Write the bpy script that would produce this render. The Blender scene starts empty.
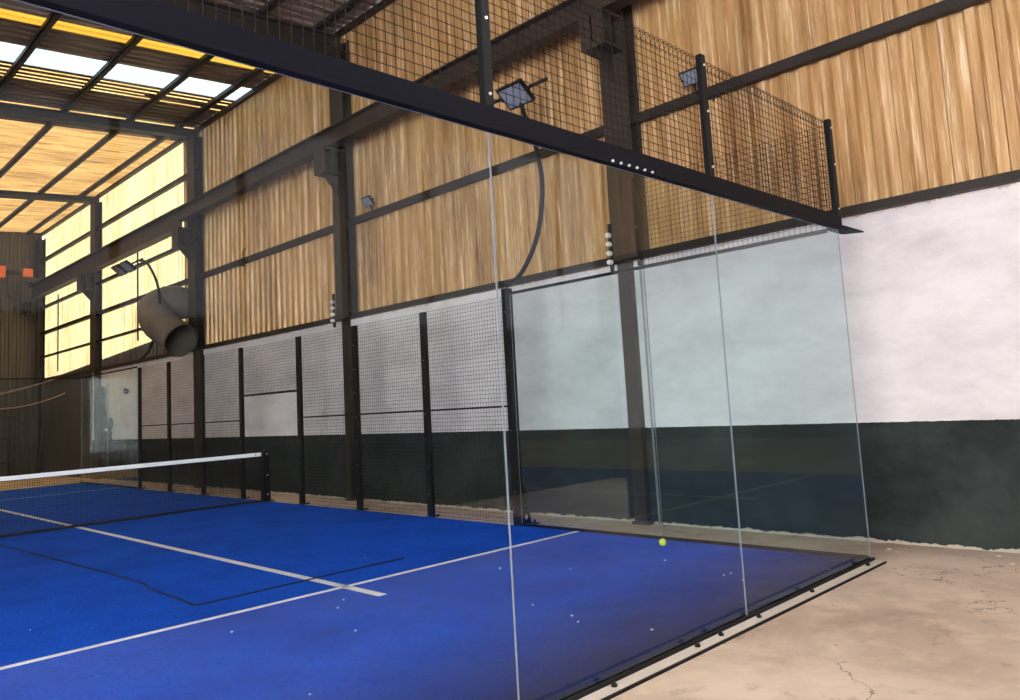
import bpy, bmesh, math, random
from mathutils import Vector, Matrix
random.seed(7)
S = bpy.context.scene
C = S.collection
PI = math.pi

# ------------------------------------------------------------------ mesh builder
class MB:
    def __init__(self): self.v=[]; self.f=[]; self.m=[]; self.s=[]
    def add(self, vs, fs, mi=0, smooth=False):
        n=len(self.v); self.v+= [tuple(p) for p in vs]
        for f in fs: self.f.append([n+i for i in f]); self.m.append(mi); self.s.append(smooth)
        return self
    def box(self, x0,x1,y0,y1,z0,z1, mi=0, M=None):
        vs=[Vector((x,y,z)) for x in (x0,x1) for y in (y0,y1) for z in (z0,z1)]
        if M is not None: vs=[M@v for v in vs]
        return self.add(vs, [(0,1,3,2),(4,6,7,5),(0,4,5,1),(2,3,7,6),(0,2,6,4),(1,5,7,3)], mi)
    def tube(self, pts, r, n=8, mi=0, cap=True, smooth=True):
        pts=[Vector(p) for p in pts]; rs = r if isinstance(r,(list,tuple)) else [r]*len(pts)
        vs=[]; fs=[]; prev=None
        for i,p in enumerate(pts):
            t=(pts[min(i+1,len(pts)-1)]-pts[max(i-1,0)]).normalized()
            if prev is None:
                a=Vector((0,0,1)) if abs(t.z)<.9 else Vector((1,0,0))
                u=t.cross(a).normalized()
            else: u=(prev-t*prev.dot(t)).normalized()
            prev=u; w=t.cross(u)
            for k in range(n):
                a=2*PI*k/n; vs.append(p+(u*math.cos(a)+w*math.sin(a))*rs[i])
        for i in range(len(pts)-1):
            for k in range(n):
                k2=(k+1)%n; fs.append((i*n+k,i*n+k2,(i+1)*n+k2,(i+1)*n+k))
        self.add(vs,fs,mi,smooth)
        if cap:
            m=len(self.v)-len(vs)
            self.f.append([m+k for k in range(n)][::-1]); self.m.append(mi); self.s.append(False)
            self.f.append([m+(len(pts)-1)*n+k for k in range(n)]); self.m.append(mi); self.s.append(False)
        return self
    def prism(self, poly, d, mi=0):
        """poly: list of 3D points (planar), extruded by vector d"""
        n=len(poly); d=Vector(d); vs=[Vector(p) for p in poly]+[Vector(p)+d for p in poly]
        fs=[tuple(range(n))[::-1], tuple(range(n,2*n))]+[(i,(i+1)%n,n+(i+1)%n,n+i) for i in range(n)]
        return self.add(vs,fs,mi)
    def build(self, name, mats, parent=None, loc=None, bevel=0):
        me=bpy.data.meshes.new(name)
        o0=Vector(loc) if loc is not None else Vector((0,0,0))
        me.from_pydata([Vector(v)-o0 for v in self.v],[],self.f)
        if not isinstance(mats,(list,tuple)): mats=[mats]
        for m in mats: me.materials.append(m)
        me.polygons.foreach_set('material_index', self.m)
        me.polygons.foreach_set('use_smooth', self.s)
        bm=bmesh.new(); bm.from_mesh(me); bmesh.ops.recalc_face_normals(bm, faces=bm.faces); bm.to_mesh(me); bm.free()
        me.update()
        o=bpy.data.objects.new(name,me); C.objects.link(o)
        if parent is not None:
            o.parent=parent; o.location=o0
        else: o.location=o0
        if bevel:
            b=o.modifiers.new('bevel','BEVEL'); b.width=bevel; b.segments=2; b.limit_method='ANGLE'
        return o

def tag(o,label=None,cat=None,group=None,kind=None):
    if label: o['label']=label
    if cat: o['category']=cat
    if group: o['group']=group
    if kind: o['kind']=kind
    return o
def thing(name,loc,label,cat,group=None,rz=0):
    o=bpy.data.objects.new(name,None); C.objects.link(o); o.location=loc; o.rotation_euler=(0,0,rz)
    o.empty_display_size=.1
    return tag(o,label,cat,group)
def copy_tree(o,parent=None):
    c=o.copy(); C.objects.link(c)
    if parent is not None: c.parent=parent
    for ch in [x for x in bpy.data.objects if x.parent==o]: copy_tree(ch,c)
    return c

# ------------------------------------------------------------------ materials
def newmat(name):
    m=bpy.data.materials.new(name); m.use_nodes=True; nt=m.node_tree
    for n in list(nt.nodes): nt.nodes.remove(n)
    out=nt.nodes.new('ShaderNodeOutputMaterial')
    return m,nt,out
def N(nt,t,**kw):
    n=nt.nodes.new(t)
    for k,v in kw.items():
        if k in n.inputs: n.inputs[k].default_value=v
        else: setattr(n,k,v)
    return n
def ramp(nt,fac,stops):
    r=nt.nodes.new('ShaderNodeValToRGB'); e=r.color_ramp.elements
    while len(e)<len(stops): e.new(.5)
    for i,(p,c) in enumerate(stops): e[i].position=p; e[i].color=(*c,1)
    nt.links.new(fac,r.inputs[0]); return r.outputs[0]
def coords(nt,scale=(1,1,1),kind='Position'):
    g=nt.nodes.new('ShaderNodeNewGeometry') if kind=='Position' else nt.nodes.new('ShaderNodeTexCoord')
    mp=nt.nodes.new('ShaderNodeMapping'); mp.inputs['Scale'].default_value=scale
    nt.links.new(g.outputs[kind],mp.inputs[0]); return mp.outputs[0]
def noise(nt,vec,scale,detail=4,rough=.55,dist=0):
    n=nt.nodes.new('ShaderNodeTexNoise'); n.inputs['Scale'].default_value=scale; n.inputs['Detail'].default_value=detail
    n.inputs['Roughness'].default_value=rough; n.inputs['Distortion'].default_value=dist
    nt.links.new(vec,n.inputs['Vector']); return n.outputs['Fac']
def mix(nt,a,b,f,mode='MIX'):
    m=nt.nodes.new('ShaderNodeMix'); m.data_type='RGBA'; m.blend_type=mode
    for i,x in ((6,a),(7,b)):
        if isinstance(x,tuple): m.inputs[i].default_value=(*x,1)
        else: nt.links.new(x,m.inputs[i])
    if isinstance(f,(int,float)): m.inputs[0].default_value=f
    else: nt.links.new(f,m.inputs[0])
    return m.outputs[2]
def math_(nt,op,a,b=None,c=None,clamp=False):
    m=nt.nodes.new('ShaderNodeMath'); m.operation=op; m.use_clamp=clamp
    for i,x in enumerate((a,b,c)):
        if x is None: continue
        if isinstance(x,(int,float)): m.inputs[i].default_value=x
        else: nt.links.new(x,m.inputs[i])
    return m.outputs[0]
def bsdf(nt,out,color,rough=.6,metal=0,spec=.4,bump=None,bstr=.3,bdist=.01):
    b=nt.nodes.new('ShaderNodeBsdfPrincipled')
    if isinstance(color,tuple): b.inputs['Base Color'].default_value=(*color,1)
    else: nt.links.new(color,b.inputs['Base Color'])
    if isinstance(rough,(int,float)): b.inputs['Roughness'].default_value=rough
    else: nt.links.new(rough,b.inputs['Roughness'])
    b.inputs['Metallic'].default_value=metal; b.inputs['Specular IOR Level'].default_value=spec
    if bump is not None:
        bp=nt.nodes.new('ShaderNodeBump'); bp.inputs['Strength'].default_value=bstr; bp.inputs['Distance'].default_value=bdist
        nt.links.new(bump,bp.inputs['Height']); nt.links.new(bp.outputs[0],b.inputs['Normal'])
    nt.links.new(b.outputs[0],out.inputs[0]); return b
def plain(name,col,rough=.5,metal=0,var=.15,scale=20,spec=.4):
    m,nt,out=newmat(name); v=coords(nt); n=noise(nt,v,scale)
    c=mix(nt,tuple(x*(1-var) for x in col),tuple(min(1,x*(1+var)) for x in col),n)
    bsdf(nt,out,c,rough,metal,spec,bump=n,bstr=.08); return m

M={}
M['black']=plain('black_powder_coat',(.007,.007,.008),.5,0,.3,20,.2)
M['wire']=plain('black_wire',(.006,.006,.007),.5,0,.2,20,.2)
M['header']=plain('grey_black_steel',(.005,.005,.009),.6,0,.2,20,.12)
M['bolt']=plain('zinc_bolt',(.75,.75,.75),.3,.6,.05)
M['white_tape']=plain('white_tape',(.93,.94,.95),.6,0,.05)
M['netting']=plain('black_netting',(.008,.008,.010),.8,0,.2)
M['ball']=plain('yellow_felt',(.75,.85,.03),.95,0,.15,120)
M['ball_seam']=plain('white_seam',(.85,.85,.8),.8,0,.05)
M['streak']=plain('black_streak',(.008,.008,.015),.8,0,.2)
M['chip']=plain('white_chip',(.85,.85,.9),.7,0,.1)
M['ceramic']=plain('white_ceramic',(.8,.78,.7),.2,0,.05)
M['lens']=plain('lamp_lens',(.26,.29,.34),.08,.3,.05)
M['alu']=plain('lamp_silver',(.30,.28,.25),.5,.1,.1)
M['orange']=plain('orange_paint',(.75,.16,.05),.5,0,.2)
M['dark_pipe']=plain('dark_pipe',(.03,.027,.025),.6,0,.3)
M['cable']=plain('pale_cable',(.32,.22,.14),.7,0,.2)
M['channel']=plain('pale_channel',(.80,.70,.60),.5,0,.15)

def rusty(name,c1,c2,c3,rough=.6,scale=3,metal=0.):
    m,nt,out=newmat(name); v=coords(nt,(1,1,.45))
    a=noise(nt,v,scale,6,.65); b=noise(nt,v,scale*6,5,.7)
    c=mix(nt,c1,c2,ramp(nt,a,[(.35,(0,0,0)),(.65,(1,1,1))])); c=mix(nt,c,c3,ramp(nt,b,[(.6,(0,0,0)),(.72,(.7,.7,.7))]))
    bsdf(nt,out,c,rough,metal,.4,bump=b,bstr=.25); return m
M['steel']=rusty('brown_primed_steel',(.022,.015,.011),(.042,.029,.021),(.085,.045,.025))
M['girt']=rusty('dark_girt_steel',(.012,.009,.008),(.022,.015,.012),(.07,.035,.02))
M['purlin']=rusty('purlin_steel',(.018,.015,.013),(.034,.024,.02),(.11,.05,.025))
M['duct']=rusty('dull_duct_sheet',(.10,.085,.075),(.15,.125,.105),(.2,.15,.11),.55,2)

def metal_wall(name,trans=0.,cols=None,axis='Y',emis=0):
    m,nt,out=newmat(name)
    cols=cols or [(.13,.052,.016),(.42,.235,.092),(.56,.345,.15),(.97,.82,.58)]
    sc=(1,1,.05) if axis=='Y' else (.05,1,1)
    v=coords(nt,sc); a=noise(nt,v,8,5,.75)
    v2=coords(nt,(1,1,.35) if axis=='Y' else (.35,1,1)); b=noise(nt,v2,1.1,4,.6); v3=coords(nt,(1,1,.03) if axis=='Y' else (.03,1,1)); d=noise(nt,v3,28,3,.8)
    c=ramp(nt,a,[(.28,cols[0]),(.42,cols[1]),(.56,cols[2]),(.80,cols[3])])
    c=mix(nt,c,cols[0],ramp(nt,b,[(.5,(0,0,0)),(.75,(.6,.6,.6))]))
    c=mix(nt,c,cols[3],ramp(nt,d,[(.56,(0,0,0)),(.70,(.75,.75,.75))]))  # bright streaks: highlights along the ribs put into the colour
    if trans:
        t=nt.nodes.new('ShaderNodeBsdfTranslucent'); nt.links.new(c,t.inputs[0])
        df=nt.nodes.new('ShaderNodeBsdfDiffuse'); nt.links.new(c,df.inputs[0])
        mx=nt.nodes.new('ShaderNodeMixShader'); mx.inputs[0].default_value=trans
        nt.links.new(df.outputs[0],mx.inputs[1]); nt.links.new(t.outputs[0],mx.inputs[2]); nt.links.new(mx.outputs[0],out.inputs[0])
    else: bsdf(nt,out,c,.42,.25,.5,bump=a,bstr=.15)
    return m
M['clad']=metal_wall('tan_corrugated_steel')
M['yellow_sheet']=metal_wall('yellow_translucent_sheet',.85,[(0.097,0.055,0.017),(0.165,0.126,0.058),(0.184,0.154,0.082),(0.213,0.193,0.136)])
M['roof_sheet']=metal_wall('rust_roof_sheet',0,[(.05,.032,.022),(.13,.085,.055),(.20,.13,.085),(.38,.27,.18)],'X')
M['orange_roof']=metal_wall('orange_translucent_roof',.8,[(0.033,0.013,0.005),(0.117,0.061,0.019),(0.162,0.092,0.032),(0.201,0.126,0.050)],'X')
M['near_roof']=metal_wall('pale_rusty_roof',0,[(.14,.09,.06),(.24,.18,.14),(.30,.24,.20),(.5,.46,.42)],'X')
M['amber']=metal_wall('amber_translucent_strip',.85,[(0.120,0.060,0.006),(0.144,0.075,0.008),(0.156,0.084,0.010),(0.180,0.108,0.018)],'X')
M['amber_slit_sheet']=metal_wall('amber_slit_sheet',.85,[(0.060,0.030,0.006),(0.180,0.102,0.036),(0.240,0.150,0.060),(0.300,0.210,0.108)],'X')
M['skylight']=metal_wall('clear_skylight_sheet',.85,[(0.119,0.149,0.162),(0.145,0.170,0.191),(0.153,0.183,0.200),(0.170,0.200,0.212)],'X')
M['added_glazing']=metal_wall('added_grey_glazing',.7,[(0.068,0.068,0.076),(0.085,0.085,0.097),(0.092,0.092,0.105),(0.111,0.111,0.119)],'X')
M['dark_clad']=metal_wall('dark_end_cladding',0,[(.03,.024,.02),(.06,.05,.04),(.08,.065,.052),(.11,.09,.07)])

M['grey_clad']=metal_wall('grey_side_cladding',0,[(.25,.24,.23),(.32,.31,.3),(.36,.35,.34),(.45,.44,.42)])
def masonry():
    m,nt,out=newmat('painted_masonry'); g=nt.nodes.new('ShaderNodeNewGeometry'); sx=nt.nodes.new('ShaderNodeSeparateXYZ'); nt.links.new(g.outputs['Position'],sx.inputs[0])
    v=coords(nt); big=noise(nt,v,.9,5,.6); st=coords(nt,(1,.75,1.7)); h=noise(nt,st,1.6,8,.7); fine=noise(nt,v,14,6,.7)
    w=mix(nt,(.56,.52,.53),(.74,.70,.70),ramp(nt,h,[(.3,(0,0,0)),(.6,(1,1,1))]))
    w=mix(nt,w,(.42,.37,.37),ramp(nt,fine,[(.62,(0,0,0)),(.8,(.5,.5,.5))]))
    vv=coords(nt,(1,3,1)); rr=noise(nt,vv,1.4,6,.75)
    # rust stain just under the cladding
    top=math_(nt,'MULTIPLY',math_(nt,'GREATER_THAN',math_(nt,'ADD',sx.outputs[2],math_(nt,'MULTIPLY',rr,.25)),3.085),.55)
    w=mix(nt,w,(.38,.24,.16),top)
    gr=mix(nt,(.006,.010,.010),(.026,.036,.035),ramp(nt,h,[(.3,(0,0,0)),(.7,(1,1,1))]))
    gr=mix(nt,gr,(.055,.068,.064),ramp(nt,big,[(.5,(0,0,0)),(.75,(.7,.7,.7))]))
    edge=math_(nt,'ADD',sx.outputs[2],math_(nt,'MULTIPLY',math_(nt,'SUBTRACT',fine,.5),.02))
    c=mix(nt,gr,w,math_(nt,'GREATER_THAN',edge,1.062))
    # old pale render left bare along the foot of the wall
    lo=math_(nt,'LESS_THAN',math_(nt,'ADD',sx.outputs[2],math_(nt,'MULTIPLY',math_(nt,'SUBTRACT',rr,.5),.12)),.025)
    c=mix(nt,c,(.42,.38,.32),lo)
    bsdf(nt,out,c,.75,0,.25,bump=h,bstr=.35,bdist=.02); return m
M['masonry']=masonry()

def concrete():
    m,nt,out=newmat('beige_concrete'); v=coords(nt); a=noise(nt,v,.8,6,.6,.4); b=noise(nt,v,3.5,8,.7,.3); d=noise(nt,v,30,4,.7)
    c=mix(nt,(.50,.36,.26),(.88,.70,.55),ramp(nt,a,[(.3,(0,0,0)),(.62,(1,1,1))]))
    c=mix(nt,c,(.90,.72,.54),ramp(nt,b,[(.5,(0,0,0)),(.68,(.6,.6,.6))]))
    c=mix(nt,c,(.28,.17,.10),ramp(nt,b,[(.28,(.7,.7,.7)),(.42,(0,0,0))]))
    wv=nt.nodes.new('ShaderNodeTexVoronoi'); wv.feature='DISTANCE_TO_EDGE'; wv.inputs['Scale'].default_value=.55
    vm=nt.nodes.new('ShaderNodeVectorMath'); vm.operation='ADD'; nz=nt.nodes.new('ShaderNodeTexNoise'); nz.inputs['Scale'].default_value=2.5; nz.inputs['Detail'].default_value=6
    nt.links.new(v,nz.inputs['Vector']); nt.links.new(v,vm.inputs[0]); nt.links.new(nz.outputs['Color'],vm.inputs[1]); nt.links.new(vm.outputs[0],wv.inputs['Vector'])
    c=mix(nt,c,(.12,.08,.05),math_(nt,'MULTIPLY',math_(nt,'MULTIPLY',math_(nt,'LESS_THAN',wv.outputs[0],.003),.6),math_(nt,'GREATER_THAN',a,.5)))
    hh=mix(nt,b,d,.3)
    bsdf(nt,out,c,.7,0,.3,bump=hh,bstr=.4,bdist=.02); return m
M['concrete']=concrete()

def turf():
    m,nt,out=newmat('blue_turf'); v=coords(nt); a=noise(nt,v,55,6,.9); b=noise(nt,v,1.1,4,.6); s=coords(nt,(1,.15,1)); d=noise(nt,s,6,4,.6); f=noise(nt,v,60,4,.8)
    c=mix(nt,(.004,.055,.50),(.018,.17,1.0),ramp(nt,a,[(.35,(0,0,0)),(.65,(1,1,1))]))
    c=mix(nt,c,(.008,.06,.48),ramp(nt,b,[(.45,(0,0,0)),(.7,(.6,.6,.6))]))
    c=mix(nt,c,(.014,.09,.68),ramp(nt,d,[(.5,(0,0,0)),(.7,(.35,.35,.35))]))
    # turf colour darkens towards the back glass, broken up by noise
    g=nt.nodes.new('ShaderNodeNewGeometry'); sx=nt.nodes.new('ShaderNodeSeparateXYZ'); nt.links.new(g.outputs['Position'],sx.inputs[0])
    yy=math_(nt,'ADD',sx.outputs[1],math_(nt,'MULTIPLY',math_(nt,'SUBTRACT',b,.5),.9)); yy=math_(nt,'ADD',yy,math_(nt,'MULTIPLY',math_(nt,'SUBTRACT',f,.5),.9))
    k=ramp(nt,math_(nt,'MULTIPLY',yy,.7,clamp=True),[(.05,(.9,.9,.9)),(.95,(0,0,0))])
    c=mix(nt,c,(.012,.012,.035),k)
    bsdf(nt,out,c,.95,0,.08,bump=a,bstr=.5,bdist=.01); return m
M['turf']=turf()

def reflection_turf():
    m,nt,out=newmat('reflection_turf_blue'); v=coords(nt); a=noise(nt,v,55,6,.9)
    bsdf(nt,out,mix(nt,(.004,.04,.38),(.012,.10,.7),a),.95,0,.08); return m
M['reflection_turf']=reflection_turf()
def glass():
    m,nt,out=newmat('court_glass')
    g=nt.nodes.new('ShaderNodeNewGeometry'); fr=nt.nodes.new('ShaderNodeFresnel')
    ior=math_(nt,'MULTIPLY_ADD',g.outputs['Backfacing'],1/1.32-1.32,1.32); nt.links.new(ior,fr.inputs['IOR'])
    t=nt.nodes.new('ShaderNodeBsdfTransparent'); t.inputs[0].default_value=(.945,.985,.983,1)
    gl=nt.nodes.new('ShaderNodeBsdfGlossy'); gl.inputs['Roughness'].default_value=0; gl.inputs[0].default_value=(.95,.98,1,1)
    mx=nt.nodes.new('ShaderNodeMixShader'); nt.links.new(fr.outputs[0],mx.inputs[0]); nt.links.new(t.outputs[0],mx.inputs[1]); nt.links.new(gl.outputs[0],mx.inputs[2])
    nt.links.new(mx.outputs[0],out.inputs[0]); return m
M['glass']=glass()
M['glass_edge']=plain('ground_glass_edge',(.22,.25,.30),.35,0,.1)

# ------------------------------------------------------------------ setting
WX=.78; MT=2.98
def struct(o,label=None): 
    o['kind']='structure'
    if label: o['label']=label
    return o
b=MB(); b.box(-15,5,-8,28,-.2,0); fl_=struct(b.build('floor',M['concrete']),'worn beige concrete floor')
b=MB(); b.box(-14.5,.5,-6.25,-3.08,.001,.012); b.build('added_reflection_turf',M['reflection_turf'],fl_)  # unseen turf added behind the camera to tint what the glass reflects
b=MB(); b.box(WX,WX+.22,-3,28,0.001,MT)
wr=struct(b.build('wall_right',M['masonry']),'white masonry wall with a dark green lower band')

def sheet(u0,u1,pitch,fn,lo,hi,depth=.028,thick=.002,nseg=1):
    """trapezoid corrugation along u; fn(u,v,d)->3D point; lo(u),hi(u) end values of v"""
    prof=[]; u=u0
    while u<u1-1e-6:
        for du,d in ((0,0),(.38,0),(.48,1),(.86,1),(.96,0)):
            uu=u+du*pitch
            if uu<u1: prof.append((uu,d*depth))
        u+=pitch
    prof.append((u1,0))
    vs=[];fs=[]
    for uu,d in prof:
        vs.append(fn(uu,lo(uu),d)); vs.append(fn(uu,hi(uu),d))
    for i in range(len(prof)-1): fs.append((2*i,2*i+2,2*i+3,2*i+1))
    return vs,fs
def wallfn(x0,sgn): return lambda u,v,d: (x0-sgn*d,u,v)
ROOF=lambda x: 8.0-(WX-x)*.07
EAVE=8.02
# cladding above the masonry
b=MB()
b.add(*sheet(-3,15.35,.21,wallfn(WX+.03,1),lambda u:MT-.02,lambda u:EAVE,.042)); b.build('metal_cladding',M['clad'],wr)
b=MB(); fn=lambda u: 3.5-(u-16)*.045
b.add(*sheet(15.35,26.9,.21,wallfn(WX+.03,1),lambda u:fn(u),lambda u:EAVE)); tag(b.build('translucent_sheeting',M['yellow_sheet'],wr),'backlit yellow translucent sheeting')
b=MB(); b.add(*sheet(15.35,26.9,.21,wallfn(WX+.03,1),lambda u:MT-.02,lambda u:fn(u))); tag(b.build('dark_cladding',M['dark_clad'],wr),'dark brown cladding strip')
# dark panel over the masonry at far end
b=MB(); b.box(WX-.03,WX-.002,21.7,26.8,.002,3.1); tag(b.build('dark_lining',M['dark_clad'],wr),'dark lining boards')
# far wall
b=MB(); b.add(*sheet(-15,WX,.22,lambda u,v,d:(u,26.9-d,v),lambda u:0.002,lambda u:ROOF(u)+.02)); struct(b.build('wall_far',M['dark_clad']),'dark corrugated end wall')
# wall jog and rear wall behind the camera; glazed band added for glass reflections
b=MB(); b.box(WX+.22,4.9,-3.0,-2.8,0.001,8.2); struct(b.build('wall_return',M['masonry']),'return of the right wall')
RT=lambda x: max(4.9,5.26+.12*x)
b=MB(); b.box(-8,4.7,-6.5,-6.3,.001,2.6).box(4.7,5.1,-6.5,-2.8,.001,8.3)
b.prism([(-15,-6.3,6.9),(-8,-6.3,6.9),(-8,-6.3,4.9),(-3,-6.3,4.9),(4.7,-6.3,RT(4.7)),(4.7,-6.3,8.25),(-15,-6.3,7.0)],(0,-.2,0)); struct(b.build('wall_rear',M['dark_clad']),'rear wall')
b=MB(); b.add(*sheet(-8,4.7,.25,lambda u,v,d:(u,-6.4-d*.3,v),lambda u:2.6,lambda u:RT(u)))
w1=struct(b.build('added_rear_window',M['added_glazing']),'unseen glazed band added in the rear wall for glass reflections')
b=MB()
for k in range(9): b.box(-8+k*1.45,-7.92+k*1.45,-6.38,-6.31,2.6,RT(-8+k*1.45))
b.build('added_mullion',M['girt'],w1)
# left side of the hall: low wall, open bays, closed further back
b=MB(); b.box(-15.2,-15,-8,28,5.6,6.9).box(-15.2,-15,1.2,28,.001,5.6)
for k in range(2): b.box(-15.2,-14.9,-6.5+k*5,-6.34+k*5,.001,5.6)
struct(b.build('wall_left',M['grey_clad']),'left wall with open bays')
# roof
roof=bpy.data.objects.new('ceiling',None); C.objects.link(roof); struct(roof,'corrugated lean-to roof')
RX0,RX1=-15.2,WX+.1
def roofpart(name,y0,y1,mat,label=None,x0=RX0,x1=RX1):
    b=MB(); b.add(*sheet(y0,y1,.2,lambda u,v,d:(v,u,ROOF(v)+.02+d),lambda u:x0,lambda u:x1,.03))
    o=b.build(name,mat,roof); 
    if label: tag(o,label)
roofpart('roof_sheet',-8,10.5,M['near_roof'])
roofpart('amber_strip',10.5,10.82,M['amber'],'amber translucent strip')
roofpart('roof_sheet',10.82,11.72,M['roof_sheet'])
roofpart('skylight_sheet',11.72,12.5,M['skylight'],'clear skylight sheets')
y_=12.5
for q,(ys,wd) in enumerate(((12.62,.05),(12.80,.06),(12.98,.05),(13.14,.06),(14.5,.07),(14.78,.06))):
    roofpart('roof_sheet',y_,ys,M['roof_sheet']); roofpart('amber_slit',ys,ys+wd,M['amber_slit_sheet'],'thin amber slit',x0=-15.2,x1=RX1 if q!=2 else -.9)
    if q==2: roofpart('roof_sheet',ys,ys+wd,M['roof_sheet'],x0=-.9)
    y_=ys+wd
roofpart('roof_sheet',y_,15.6,M['roof_sheet'])
roofpart('amber_sheeting',15.6,26.9,M['orange_roof'],'amber translucent roof sheeting')

# ------------------------------------------------------------------ steel frame
def hsec(b,x0,x1,y,w,z0,z1,t=.018):
    """H column, flanges facing -x/+x"""
    b.box(x0,x0+t,y-w/2,y+w/2,z0,z1).box(x1-t,x1,y-w/2,y+w/2,z0,z1).box(x0+t,x1-t,y-t/2,y+t/2,z0,z1)
cols=[(2.64,'brown steel column behind the side glass with peeling foot'),(8.47,'steel column with a bracket, behind the mesh fence panels'),
      (14.42,'wide dark steel column beside the sheet metal duct'),(21.1,'orange-lit steel column between the yellow sheeting bays'),(26.7,'dark corner column at the far end wall')]
for i,(y,lab) in enumerate(cols):
    t=thing('steel_column',(WX,y,0),lab,'column')
    b=MB(); o_=.13 if y<12 else .05; hw=.085 if y<3 else (.07 if y<12 else .17); b.box(-.09,-.005,o_-hw,o_+hw,0.002,2.97); b.box(-.11,-.005,o_-hw-.03,o_+hw+.03,0.002,.03); b.build('lower_shaft',M['steel'],t)
    b=MB(); hsec(b,-.2,.0,0,.38,2.97,7.75); b.build('upper_shaft',M['steel'],t)
    zt=5.78 if y<14 else 5.63
    b=MB(); b.box(-.55,-.2,-.17,.17,zt-.03,zt).box(-.55,-.2,-.17,.17,zt-.42,zt-.39).box(-.55,-.2,-.01,.01,zt-.39,zt-.03).box(-.55,-.53,-.17,.17,zt-.39,zt-.03).box(-.40,-.38,-.16,.16,zt-.39,zt-.03); b.build('crane_bracket',M['steel'],t)
    b=MB(); b.prism([(-.2,-.01,zt-.75),(-.2,-.01,zt-.42),(-.5,-.01,zt-.42)],(0,.02,0)); b.build('brace',M['steel'],t)
# rafters
for y,lab in ((2.75,'roof rafter over the near column'),(8.6,'roof rafter above the second column, mostly hidden by the header beam'),(14.42,'deep dark roof rafter in front of the amber roof'),(21.1,'slim roof rafter crossing the amber roof')):
    dz=.17 if y>14 else .4
    b=MB()
    for (z0,z1,hw) in ((-dz,-dz+.02,.1),(-.02,0,.1),(-dz+.02,-.02,.008)):
        b.prism([(-15,y-hw,ROOF(-15)+z0-.09),(WX-.02,y-hw,ROOF(WX)+z0-.09),(WX-.02,y-hw,ROOF(WX)+z1-.09),(-15,y-hw,ROOF(-15)+z1-.09)],(0,2*hw,0))
    tag(b.build('roof_rafter',M['purlin']),lab,'rafter')
# purlins
for k,x in enumerate((.32,-.7,-1.95,-3.2,-4.5,-5.8)):
    lab=['roof purlin nearest the right wall','second roof purlin from the right wall','third roof purlin from the right wall','fourth roof purlin from the right wall, crossing the skylights','roof purlin in the top left corner','roof purlin beyond the top left corner'][k]
    b=MB(); z=ROOF(x)
    b.box(x-.05,x+.05,-6,26.8,z-.02,z-.003).box(x-.05,x-.03,-6,26.8,z-.088,z-.02).box(x-.05,x+.05,-6,26.8,z-.088,z-.078)
    tag(b.build('roof_purlin',M['purlin']),lab,'purlin')
# girts
for z,h,lab,y0,y1 in ((3.0,.08,'dark angle rail along the top of the white masonry',-3,26.9),(4.57,.105,'dark girt across the middle of the tan cladding',-3,26.9),
        (5.42,.08,'thin girt crossing the yellow sheeting below the crane beam',14.3,26.9),(3.79,.06,'lowest thin girt on the far yellow sheeting',14.3,26.9),(7.0,.10,'upper girt on the yellow sheeting above the crane beam',14.3,26.9),(7.93,.08,'eave rail where the right wall meets the roof',-3,26.9)):
    b=MB(); xo=WX-.02
    b.box(xo-.07,xo,y0,y1,z+h/2-.012,z+h/2).box(xo-.085,xo-.07,y0,y1,z-h/2,z+h/2).box(xo-.07,xo,y0,y1,z-h/2,z-h/2+.012)
    tag(b.build('wall_girt',M['girt']),lab,'girt')
# sheeting rods on the yellow wall
for y,z0,z1,lab in ((17.85,3.5,5.9,'thin upright bar on the nearer yellow sheeting'),(24.6,3.2,5.6,'thin upright bar on the far yellow sheeting')):
    b=MB(); b.box(.64,.67,y-.02,y+.02,z0,z1); b.build('sheeting_bar',M['girt'],wr)
# crane runway
b=MB(); x=.38
b.box(x-.10,x+.10,-2.7,14.4,5.79,5.81).box(x-.10,x+.10,-2.7,14.4,6.08,6.10).box(x-.008,x+.008,-2.7,14.4,5.81,6.08).box(x-.025,x+.025,-2.7,26.4,6.10,6.13)
b.box(x-.11,x+.11,14.4,26.4,5.64,5.67).box(x-.11,x+.11,14.4,26.4,6.07,6.10).box(x-.008,x+.008,14.4,26.4,5.67,6.07)
cr=thing('crane_runway_beam',(0,0,0),'long brown steel crane runway beam on column brackets along the right wall','beam')
b.build('beam',M['steel'],cr)
b=MB(); b.box(x-.09,x+.09,26.2,26.35,6.13,6.35); b.build('end_stop',M['steel'],cr)
# hoist
h=thing('crane_hoist',(-.7,25.9,6.25),'orange crane hoist hanging before the dark end wall','hoist')
b=MB(); b.box(-2.2,.2,-.12,.12,-.02,.35); b.build('end_carriage',M['orange'],h,bevel=.02)
b=MB(); b.box(.68,.95,-.1,.1,.05,.32); b.build('orange_box',M['orange'],h,bevel=.02)
b=MB(); b.tube([(.2,0,.2),(.62,0,.2)],.08,10).box(.62,1.15,-.05,.05,-.115,.05); b.tube([(-.3,0,-.02),(-.3,0,-.9)],.1,10).tube([(.25,0,.1),(.25,0,-.5),(.5,0,-.9)],.03,8); b.build('machinery',M['dark_pipe'],h)

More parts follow.
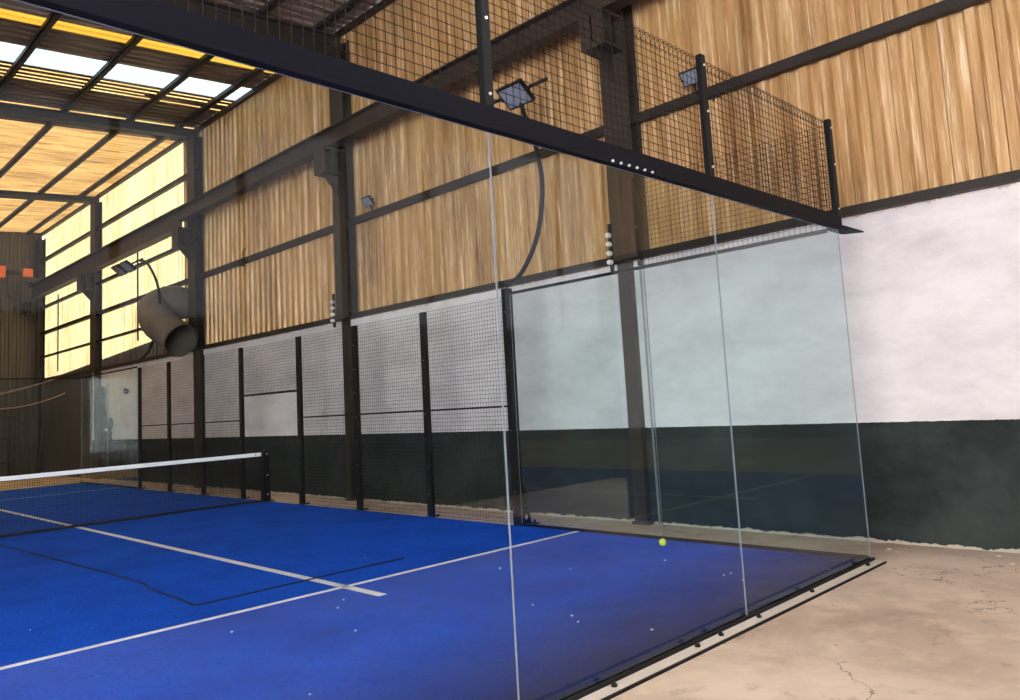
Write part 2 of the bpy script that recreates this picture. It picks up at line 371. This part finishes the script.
# duct: sheet-metal elbow with open mouth
d=thing('duct_elbow',(.25,15.6,3.2),'big dull sheet metal duct elbow with its round mouth open','duct')
ctl=[(.72,15.1,4.08),(.40,15.1,4.10),(.08,15.1,3.95),(.0,14.8,3.62),(.08,14.45,3.38),(.17,14.0,3.13)]
def spl(pts,n=8):
    P=[Vector(p) for p in pts]; P=[P[0]*2-P[1]]+P+[P[-1]*2-P[-2]]; o=[]
    for i in range(1,len(P)-2):
        for k in range(n):
            t=k/n; a,b_,c,e=P[i-1:i+3]
            o.append(.5*((2*b_)+(c-a)*t+(2*a-5*b_+4*c-e)*t*t+(3*b_-a-3*c+e)*t**3))
    o.append(P[-2]); return o
off=Vector((.25,15.6,3.2)); pp=[p-off for p in spl(ctl,5)]
b=MB(); b.tube(pp,.36,28,cap=False); b.tube(pp,.345,28,cap=False)
for i in (6,11,16,21): 
    t=(pp[i+1]-pp[i-1]).normalized()*.02; b.tube([pp[i]-t,pp[i]+t],.372,28,cap=False)
b.build('elbow_pipe',M['duct'],d)
e=pp[-1]; t=(pp[-1]-pp[-2]).normalized()
b=MB(); b.tube([e-t*.04,e+t*.01],.385,28,cap=False).tube([e-t*.04,e+t*.01],.35,28,cap=False); b.build('mouth_rim',M['duct'],d)

# insulator racks
for y,lab in ((2.80,'rack of four white insulators on the near column'),(8.66,'rack of four white insulators on the second column')):
    t=thing('insulator_rack',(WX-.2,y+.03,3.12),lab,'insulator rack')
    b=MB(); b.box(-.03,.0,-.02,.02,-.28,.28); b.build('bracket',M['girt'],t)
    for k in range(4):
        z=-.17+k*.105; b=MB(); b.tube([(-.02,0,z),(-.035,0,z),(-.04,0,z),(-.055,0,z),(-.06,0,z),(-.08,0,z)],[.024,.032,.018,.018,.032,.026],12); b.build('insulator',M['ceramic'],t)
b=MB(); b.tube([(.69,2.52,.02),(.69,2.53,1.2),(.695,2.54,2.9),(.69,2.5,3.6)],.012,8); tag(b.build('conduit',M['alu']),'thin pale conduit running up beside the near column','conduit')
# wall pipework at far end
t=thing('wall_pipework',(.7,20.6,0),'dark pipes with a valve on the far pale wall panel','pipe')
b=MB(); b.tube([(0,0,.9),(0,0,2.5)],.05,8).tube([(0,-.5,1.05),(0,-.5,1.5),(0,-.1,1.9),(0,-.1,2.45)],.045,8); b.build('pipe',M['dark_pipe'],t)
b=MB(); b.tube([(-.08,-.5,1.5),(.06,-.5,1.5)],.14,12).box(-.1,.02,-.65,-.35,1.05,1.3); b.build('valve',M['dark_pipe'],t)
t=tag(MB().tube([(.74,18.9,2.35),(.72,18.9,2.3),(.74,18.9,2.25)],.06,8).build('wall_hook',M['dark_pipe']),'small dark hook on the far pale wall panel','hook')
# cables at the far end (behind the far glass)
def sag(p0,p1,s,n=14):
    p0,p1=Vector(p0),Vector(p1); return [p0.lerp(p1,i/n)-Vector((0,0,s*4*(i/n)*(1-i/n))) for i in range(n+1)]
for a,c,s,lab in (((-4,26,2.1),(.70,24.5,3.0),.18,'upper slack cable strung before the dark end wall'),((-2.0,26,2.45),(.70,24,2.5),.35,'lower slack cable before the dark end wall')):
    b=MB(); b.tube(sag(a,c,s),.022,6); tag(b.build('slack_cable',M['cable']),lab,'cable')
t=thing('storage_rack',(-1.6,25.3,0),'dim low metal rack standing before the dark end wall','rack')
for xx in (-1.2,1.2):
    for yy in (-.3,.3): b=MB(); b.box(xx-.03,xx+.03,yy-.03,yy+.03,0.002,1.9); b.build('upright',M['steel'],t)
for z in (.5,1.2,1.85):
    b=MB(); b.box(-1.2,1.2,-.33,.33,z,z+.04); b.build('shelf',M['steel'],t)

# ------------------------------------------------------------------ court
GH=2.70
NEARW=6.0
t=thing('turf_carpet',(0,0,0),'bright blue artificial turf carpet of the padel court','turf')
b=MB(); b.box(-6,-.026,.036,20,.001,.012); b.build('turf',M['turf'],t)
LZ=.0125
def line(x0,x1,y0,y1): 
    b=MB(); b.box(x0,x1,y0,y1,LZ-.001,LZ+.0015); b.build('white_line',M['white_tape'],t)
line(-6,-.03,3.055,3.115); line(-6,-.03,16.86,16.96); line(-2.96,-2.885,2.56,17.4)
# glass panes
def pane(x0,x1,y0,y1,lab):
    b=MB(); vs=[(x,y,z) for x in (x0,x1) for y in (y0,y1) for z in (.02,GH)]
    wide=[(0,1,3,2),(4,6,7,5)] if (x1-x0)<(y1-y0) else [(0,4,5,1),(2,3,7,6)]
    allf=[(0,1,3,2),(4,6,7,5),(0,4,5,1),(2,3,7,6),(0,2,6,4),(1,5,7,3)]
    b.add(vs,wide,0); b.f+=[list(f) for f in allf if f not in wide]; b.m+=[1]*4; b.s+=[False]*4
    o=b.build('glass_pane',[M['glass'],M['glass_edge']],loc=None); return tag(o,lab,'glass pane')
gt=.008
for i,l in enumerate(('clear back glass pane at the right corner of the court','middle back glass pane between the two pale seams','back glass pane nearest the camera at the left')):
    pane(-2*i-2+.0025,-2*i-.0025-(.012 if i==0 else 0),-gt/2,gt/2,l)
for y0,l in ((0,'side glass pane next to the back corner, under the raised mesh'),(2,'side glass pane next to the black end post'),(16,'far side glass pane beyond the last fence post'),(18,'far side glass pane in the far corner')):
    pane(-gt/2,gt/2,y0+.002+(.006 if y0==0 else (.05 if y0==16 else 0)),y0+2-.002-(.05 if y0==2 else 0)-(.012 if y0==18 else 0),l)
for i,l in enumerate(('far end glass pane in the right corner','far end glass pane left of the corner pane','far end glass pane at the left')):
    pane(-2*i-2+.0025,-2*i-.0025,20-gt/2,20+gt/2,l)

# header beam on the back glass
t=thing('header_beam',(0,0,GH),'long black steel header beam over the back glass with a pointed right end','beam')
b=MB(); b.box(-6.4,.02,-.03,.015,.03,.122); b.build('beam',M['header'],t,bevel=.004)
b=MB(); b.prism([(-6.4,-.035,.008),(.12,-.035,.008),(.12,.02,.008),(-6.4,.02,.008)],(0,0,.022)); b.build('lower_flange',M['header'],t)
b=MB(); b.prism([(.02,-.035,.03),(.46,-.035,.03),(.36,.12,.03),(.02,.12,.03)],(0,0,.012)); b.build('end_plate',M['header'],t)
for k in range(6):
    b=MB(); b.tube([(-2.72-.075*k,-.035,.018),(-2.72-.075*k,-.046,.018)],.008,8); b.build('bolt',M['bolt'],t)
# side top rail on glass
b=MB(); b.box(-.02,.02,.1,3.93,GH+.002,GH+.03); tag(b.build('top_rail',M['header']),'thin dark rail on top of the near side glass','rail')
b=MB(); b.box(-.02,.02,16.07,19.95,GH+.002,GH+.03); tag(b.build('top_rail',M['header']),'thin dark rail on top of the far side glass','rail')
b=MB(); b.box(-6,-.03,19.98,20.02,GH+.002,GH+.03); tag(b.build('top_rail',M['header']),'thin dark rail on top of the far end glass','rail')
# base channels
t=thing('base_channel',(0,0,0),'pale base channel with black edges along the foot of the back glass','channel')
b=MB(); b.box(-6.2,.0,-.116,-.022,.001,.008); b.build('flat_strip',M['channel'],t)
b=MB(); b.box(-6.2,.02,-.020,-.006,.001,.025).box(-6.2,.02,.006,.020,.001,.03); b.build('glass_slot',M['black'],t)
b=MB(); b.box(-6.2,-.04,-.13,-.116,.001,.014); b.build('outer_lip',M['black'],t)
for k,x in enumerate((-.22,-1.2,-1.95,-2.4,-2.65,-3.4)):
    b=MB(); b.tube([(x,-.055,.008),(x,-.055,.02)],.016,8); b.tube([(x,-.055,.02),(x,-.055,.03)],.009,6); b.build('anchor_bolt',M['black'],t)
for y0,y1,l in ((.03,3.93,'black base channel under the near side glass'),(16.07,19.97,'black base channel under the far side glass')):
    b=MB(); b.box(-.022,-.008,y0,y1,.001,.035).box(.008,.022,y0,y1,.001,.035); tag(b.build('base_channel',M['black']),l,'channel')

# ---- mesh panels (real welded wires)
def wires(b,along,u0,u1,z0,z1,other,r,pitch=.05,loops=False):
    """wire grid in plane; along='x' or 'y'"""
    P=(lambda u,o,z:(u,other+o,z)) if along=='x' else (lambda u,o,z:(other+o,u,z))
    n=max(1,round((u1-u0)/pitch)); m=max(1,round((z1-z0)/pitch))
    for i in range(n+1):
        u=u0+(u1-u0)*i/n
        pts=[P(u,0,z0),P(u,0,z1)]
        if loops:
            for k in range(1,7):
                a=PI*1.35*k/6; pts.append(P(u,.032*(1-math.cos(a)),z1+.032*math.sin(a)))
        b.tube(pts,r,4,cap=False,smooth=True)
    for j in range(m+1):
        z=z0+(z1-z0)*j/m
        b.tube([P(u0,2*r,z),P(u1,2*r,z)],r,4,cap=False,smooth=True)
def panel(along,u0,u1,z0,z1,other,lab,r=.0022,split=None,loops=False,group=None):
    c=(u0+u1)/2
    t=thing('wire_fence',(c,other,z0) if along=='x' else (other,c,z0),lab,'mesh panel',group)
    b=MB(); 
    du,dz,oo=c,z0,0
    segs=[(z0,z1)] if split is None else [(z0,split-.01),(split+.01,z1)]
    for a,e in segs: wires(b,along,u0-c,u1-c,a-z0,e-z0,0,r,loops=loops and e==z1)
    b.build('wire_mesh',M['wire'],t)
    if split is not None:
        b=MB(); 
        if along=='x': b.box(u0-c,u1-c,-.012,.012,split-z0-.01,split-z0+.01)
        else: b.box(-.012,.012,u0-c,u1-c,split-z0-.01,split-z0+.01)
        b.build('joint_bar',M['black'],t)
    return t
def post(x,y,z0,z1,lab,wx=.05,wy=.09,bolts=(),side='x-',name='fence_post'):
    t=thing(name,(x,y,z0),lab,'post')
    b=MB(); b.box(-wx/2,wx/2,-wy/2,wy/2,0.001,z1-z0); b.build('shaft',M['black'],t,bevel=.004)
    for z in bolts:
        b=MB()
        if side=='x-': b.tube([(-wx/2,0,z),(-wx/2-.006,0,z)],.006,8)
        else: b.tube([(0,-wy/2,z),(0,-wy/2-.008,z)],.008,8)
        b.build('bolt',M['bolt'] if side=='y-' else M['alu'],t)
    return t
PY=[4.0,5.66,7.31,8.95,11.0,12.66,14.32,15.98]
names=['second fence post beyond the black end post with gusset','fence post just before the near column, left of the middle mesh bay','fence post on the near side of the court door opening',
       'fence post on the far side of the court door opening','fence post second beyond the net','fence post third beyond the net','last fence post beyond the net, at the far glass']
names[0]='first fence post left of the gusseted end post'
for y,l in zip(PY[1:],names):
    t=post(.035,y,0,GH,l,.05,.11,[.3+.35*k for k in range(7)])
    b=MB(); b.box(-.06,.10,-.07,.07,.001,.012); b.build('foot_plate',M['black'],t)
    b=MB(); b.tube([(.07,-.05,.012),(.07,-.05,.03)],.012,6); b.build('anchor_bolt',M['black'],t)
side_labels=['wire mesh panel right beside the gusseted end post','wire mesh panel between the two middle fence posts','wire mesh panel in front of the second steel column, before the door',None,
             'wire mesh panel just beyond the court door opening','wire mesh panel beside the insulator-less dark column','last wire mesh panel before the far side glass']
side_labels[5]='wire mesh panel in front of the wide dark column'
for i in range(7):
    y0,y1=PY[i]+(.065 if i==0 else .058),PY[i+1]-.058
    if i==3: 
        tt=panel('y',y0,y1,1.84,GH-.03,.0,'short wire mesh panel over the court door opening')
        b=MB(); b.box(-.015,.015,y0-tt.location.y,y1-tt.location.y,-.035,-.005); b.build('door_head_bar',M['black'],tt)
    else: panel('y',y0,y1,.03,GH-.01,.0,side_labels[i],split=1.385)
# end post with gusset (curve with holes -> mesh)
t=post(.0,4.0,0,GH+.08,'tall black end post with a holed gusset where side glass meets mesh',.09,.10,[.4,1.1,1.8,2.5],name='end_post')
def plate_with_holes(name,poly,holes,th,mat,parent,M4):
    cu=bpy.data.curves.new('tmp','CURVE'); cu.dimensions='2D'; cu.fill_mode='BOTH'; cu.extrude=th/2
    sp=cu.splines.new('POLY'); sp.points.add(len(poly)-1)
    for p,q in zip(sp.points,poly): p.co=(q[0],q[1],0,1)
    sp.use_cyclic_u=True
    for cx,cy,r in holes:
        sp=cu.splines.new('POLY'); sp.points.add(15)
        for k,p in enumerate(sp.points): p.co=(cx+r*math.cos(2*PI*k/16),cy+r*math.sin(2*PI*k/16),0,1)
        sp.use_cyclic_u=True
    o=bpy.data.objects.new('tmp',cu); C.objects.link(o); dg=bpy.context.evaluated_depsgraph_get()
    me=bpy.data.meshes.new_from_object(o.evaluated_get(dg)); bpy.data.objects.remove(o); me.name=name
    me.materials.clear(); me.materials.append(mat); me.transform(M4)
    r=bpy.data.objects.new(name,me); C.objects.link(r); r.parent=parent; return r
XZ=Matrix(((1,0,0,0),(0,0,-1,0),(0,1,0,0),(0,0,0,1)))
plate_with_holes('gusset_plate',[(.045,.012),(.20,.012),(.13,.42),(.09,.46),(.045,.46)],[(.125,.09,.030),(.112,.19,.021),(.10,.28,.018)],.012,M['black'],t,XZ)
b=MB(); b.box(-.02,.26,-.09,.09,.001,.012); b.build('foot_plate',M['black'],t)
b=MB(); b.tube([(.23,-.03,.012),(.23,-.03,.045)],.014,6); b.build('anchor_bolt',M['black'],t)

# raised mesh over back glass
HB=GH+.124
for x0,l in ((-2,'raised wire mesh panel over the right back pane'),(-4,'raised wire mesh panel over the middle back pane'),(-6,'raised wire mesh panel over the left back pane')):
    panel('x',x0+.035,x0+1.965,HB+.005,3.62,.0,l,r=.0024,loops=True)
for x,l in ((0,'short black post at the right end of the raised mesh'),(-2,'short black post between the right and middle raised mesh'),(-4,'short black post between the middle and left raised mesh')):
    post(x,0,HB,3.66,l,.055,.045,[.06,.44,.76],side='y-',name='mesh_post')
# raised side mesh over first side pane
panel('y',.03,1.98,GH+.035,3.62,.0,'raised wire mesh panel over the side pane by the corner',r=.0022)
post(0,2.03,GH+.035,3.66,'short black post ending the raised side mesh',.05,.05,[.06,.4],name='mesh_post')

# ---- net
t=thing('padel_net',(0,10,0),'black court net with white top band across the blue turf','net')
b=MB(); L=5.9; x1=-.12
n=int(L/.03)
for i in range(n+1):
    x=x1-L*i/n; b.box(x-.002,x+.002,-.0015,.0015,.05,.77)
for j in range(25):
    z=.045+.74*j/24; b.box(x1-L,x1,-.0013,.0013,z-.002,z+.002)
b.build('netting',M['netting'],t)
b=MB()
def band(z0a,z1a,z0b,z1b,w,m): b.prism([(x1,-w,z0a),(x1-L,-w,z0b),(x1-L,-w,z1b),(x1,-w,z1a)],(0,2*w,0),m)
band(.772,.832,.752,.812,.006,0); b.build('top_band',M['white_tape'],t)
b=MB(); b.box(x1-L,x1,-.006,.006,.014,.05); b.build('bottom_band',M['netting'],t)
for q in (.02,.1):
    b=MB(); b.tube([(x1-q,-.008,.80),(x1-q,-.012,.80)],.010,8); b.build('eyelet',M['black'],t)
t=thing('net_post',(-.04,10,0),'black steel net post holding the white net band','net post')
b=MB(); b.prism([(-.075,-.05,.013),(.06,-.05,.013),(.035,-.05,.87),(-.06,-.05,.87)],(0,.1,0)); b.build('shaft',M['black'],t,bevel=.004)
b=MB(); b.box(-.07,.10,-.09,.09,.013,.024); b.build('foot_plate',M['black'],t)
for z in (.13,.45,.8):
    b=MB(); b.tube([(0,-.05,z),(0,-.058,z)],.012,8); b.build('bolt',M['bolt'],t)

# ---- ball, streak, chips
t=thing('padel_ball',(-.30,1.80,.0135),'yellow ball lying on the turf near the side glass','ball')
me=bpy.data.meshes.new('felt'); bm=bmesh.new(); bmesh.ops.create_uvsphere(bm,u_segments=24,v_segments=14,radius=.034,matrix=Matrix.Translation((0,0,.034)))
for f in bm.faces: f.smooth=True
bm.to_mesh(me); bm.free(); me.materials.append(M['ball']); o=bpy.data.objects.new('felt',me); C.objects.link(o); o.parent=t
pts=[]
for k in range(49):
    a=2*PI*k/48; p=Vector((math.cos(a)+.35*math.cos(3*a),math.sin(a)-.35*math.sin(3*a),.95*math.sin(2*a))).normalized()*.0345; pts.append((p.x,p.y,p.z+.034))
b=MB(); b.tube(pts,.0012,5); b.build('seam',M['ball_seam'],t)
cp=[(-4.05,9.4),(-3.97,7.6),(-3.9,6.0),(-3.86,5.15),(-3.90,4.95),(-3.92,4.2),(-3.93,3.70),(-3.88,3.60),(-3.75,3.66),(-3.2,4.0),(-2.7,3.72+.55),(-2.2,4.58),(-1.85,4.74)]
cp=[(-4.05,9.4),(-3.97,7.6),(-3.88,5.6),(-3.87,4.75),(-3.92,4.55),(-3.93,3.75),(-3.94,3.58),(-3.86,3.56),(-3.5,3.57),(-3.0,3.585),(-2.4,3.6),(-1.95,3.6)]
b=MB(); b.tube([(x,y,.0195) for x,y in cp],.006,6); tag(b.build('thin_streak',M['streak']),'thin bent black streak on the blue turf left of the centre line','streak')  # thin dark bent line drawn as a raised tube on the turf
ch=[(-4.942,3.96),(-3.342,2.519),(-3.18,2.70),(-2.108,4.009),(-.835,1.41),(-1.074,.704),(-.989,.693),(-2.574,.943),(-2.657,.819),(-2.513,1.356),(-.52,.12),(-2.541,.332),(-1.146,.503),(-4.387,1.112),(-1.784,2.453),(-3.6,1.9),(-1.5,1.9),(-4.1,2.6)]
ch0=None
for k,(x,y) in enumerate(ch):
    if ch0 is None:
        b=MB(); b.prism([(-.014,-.006,0),(.004,-.012,0),(.015,.002,0),(.004,.011,0),(-.010,.009,0)],(0.001,.001,.008)); o=ch0=b.build('white_chip',M['chip'])
    else: o=ch0.copy(); C.objects.link(o)
    o.location=(x,y,.0125); o.rotation_euler=(0,0,k*1.3); s=.4+.35*((k*37)%10)/10; o.scale=(s,s,s)
    tag(o,'tiny white chip lying on the blue turf','chip','white chips scattered on the blue turf')
for k,(x,y) in enumerate([(.35,-.9),(.1,-1.3),(.6,-.75),(.5,.05)]):
    b=MB(); b.prism([(-.02,-.01,0),(.01,-.02,0),(.022,.004,0),(-.004,.016,0)],(0,.002,.009)); o=b.build('rubble_bit',M['concrete'],loc=None); o.location=(x,y,.0005)
    tag(o,'small bit of rubble on the concrete floor by the wall','rubble','rubble bits by the right wall')

# ---- court lamps on curved arms
def floodlight(parent,loc,rot,s=1):
    fl=bpy.data.objects.new('floodlight',None)
    b=MB(); b.box(-.20*s,.20*s,-.15*s,.15*s,0,.05*s); 
    for k in range(9): b.box(-.17*s+k*.042*s,-.16*s+k*.042*s,-.13*s,.13*s,.05*s,.075*s)
    Mx=Matrix.Translation(loc)@rot
    b.v=[tuple(Mx@Vector(v)) for v in b.v]; f=b.build('lamp_housing',M['black'],parent)
    b=MB(); b.box(-.175*s,.175*s,-.125*s,.125*s,-.006*s,0); b.v=[tuple(Mx@Vector(v)) for v in b.v]; b.build('lamp_lens',M['lens'],f)
    b=MB(); b.box(-.21*s,.21*s,-.012,.012,.08*s,.1*s).box(-.215*s,-.203*s,-.015,.015,.0,.1*s).box(.203*s,.215*s,-.015,.015,0,.1*s); b.v=[tuple(Mx@Vector(v)) for v in b.v]; b.build('lamp_bracket',M['black'],f)
def court_lamp(y,lab,c,heads,bar):
    t=thing('court_lamp',(0.0,y,GH+.082),lab,'lamp')
    b=MB(); b.tube(spl(c,5),.028,10); b.build('curved_pole',M['black'],t)
    b=MB(); b.tube([(0,bar[0],bar[2]),(0,bar[1],bar[2])],.022,8); b.build('cross_bar',M['black'],t)
    R=Matrix.Rotation(math.radians(38),4,'Y')@Matrix.Rotation(math.radians(90),4,'Z')
    for hy in heads: floodlight(t,(-.10,hy-.07,bar[2]-.09),R,1.0)
    return t
court_lamp(4.0,'black floodlight on a curved pole above the gusseted end post',[(.0,0,.03),(.0,-.28,.16),(.0,-.56,.55),(.0,-.68,1.1),(.0,-.60,1.65),(.0,-.45,2.05),(0,-.40,2.30)],[-.35],(-.85,.05,2.32))
court_lamp(15.98,'far pair of floodlights on a curved pole before the yellow sheeting',[(0,0,.03),(0,-.75,.30),(0,-1.25,.95),(0,-1.2,1.6),(0,-.6,2.2),(0,.0,2.38)],[.45,1.0],(-.3,1.2,2.36),)
# wall floodlights on girt
for y,l in ((1.62,'small floodlight on the girt, seen through the raised mesh'),(7.62,'small floodlight on the girt right of the second column')):
    t=thing('wall_floodlight',(.62,y,4.70),l,'floodlight')
    b=MB(); b.tube([(.05,0,-.12),(.0,0,0)],.015,6); b.build('stub_arm',M['black'],t)
    R=Matrix.Rotation(math.radians(50),4,'Y')@Matrix.Rotation(math.radians(90),4,'Z'); floodlight(t,(-.06,0,.04),R,.55)
b=MB(); b.tube([(.66,12.0,4.8),(.60,12.0,4.72),(.60,12.0,4.5)],.012,6).tube([(.60,12.0,4.5),(.60,12.0,4.42)],.03,8); tag(b.build('hanging_hook',M['dark_pipe']),'small dark hook hanging under the girt left of the second column','hook')

# ------------------------------------------------------------------ light
w=bpy.data.worlds.new('world'); S.world=w; w.use_nodes=True; bg=w.node_tree.nodes['Background']
bg.inputs[0].default_value=(1,.98,.965,1); bg.inputs[1].default_value=3.9
# ------------------------------------------------------------------ camera
cam=bpy.data.cameras.new('camera'); co=bpy.data.objects.new('camera',cam); C.objects.link(co); S.camera=co
Q=(-6.50873,-2.61222,1.40861,-.79422,.10619,-.05635,784.07874,11.1436,-30.16408)
cy,sy=math.cos(Q[3]),math.sin(Q[3]); cp_,sp_=math.cos(Q[4]),math.sin(Q[4]); cr_,sr_=math.cos(Q[5]),math.sin(Q[5])
f=Vector((-sy*cp_,cy*cp_,sp_)); r0=Vector((cy,sy,0)); u0=r0.cross(f)
r=r0*cr_+u0*sr_; u=-r0*sr_+u0*cr_
co.matrix_world=Matrix(((r.x,u.x,-f.x,Q[0]),(r.y,u.y,-f.y,Q[1]),(r.z,u.z,-f.z,Q[2]),(0,0,0,1)))
cam.sensor_width=36; cam.sensor_fit='HORIZONTAL'; cam.lens=Q[6]*36/1020; cam.shift_x=-Q[7]/1020; cam.shift_y=Q[8]/1020
cam.clip_start=.05; cam.clip_end=200
S.view_settings.view_transform='Standard'; S.view_settings.look='None'; S.view_settings.exposure=1.7; S.view_settings.gamma=1; S.view_settings.use_curve_mapping=False
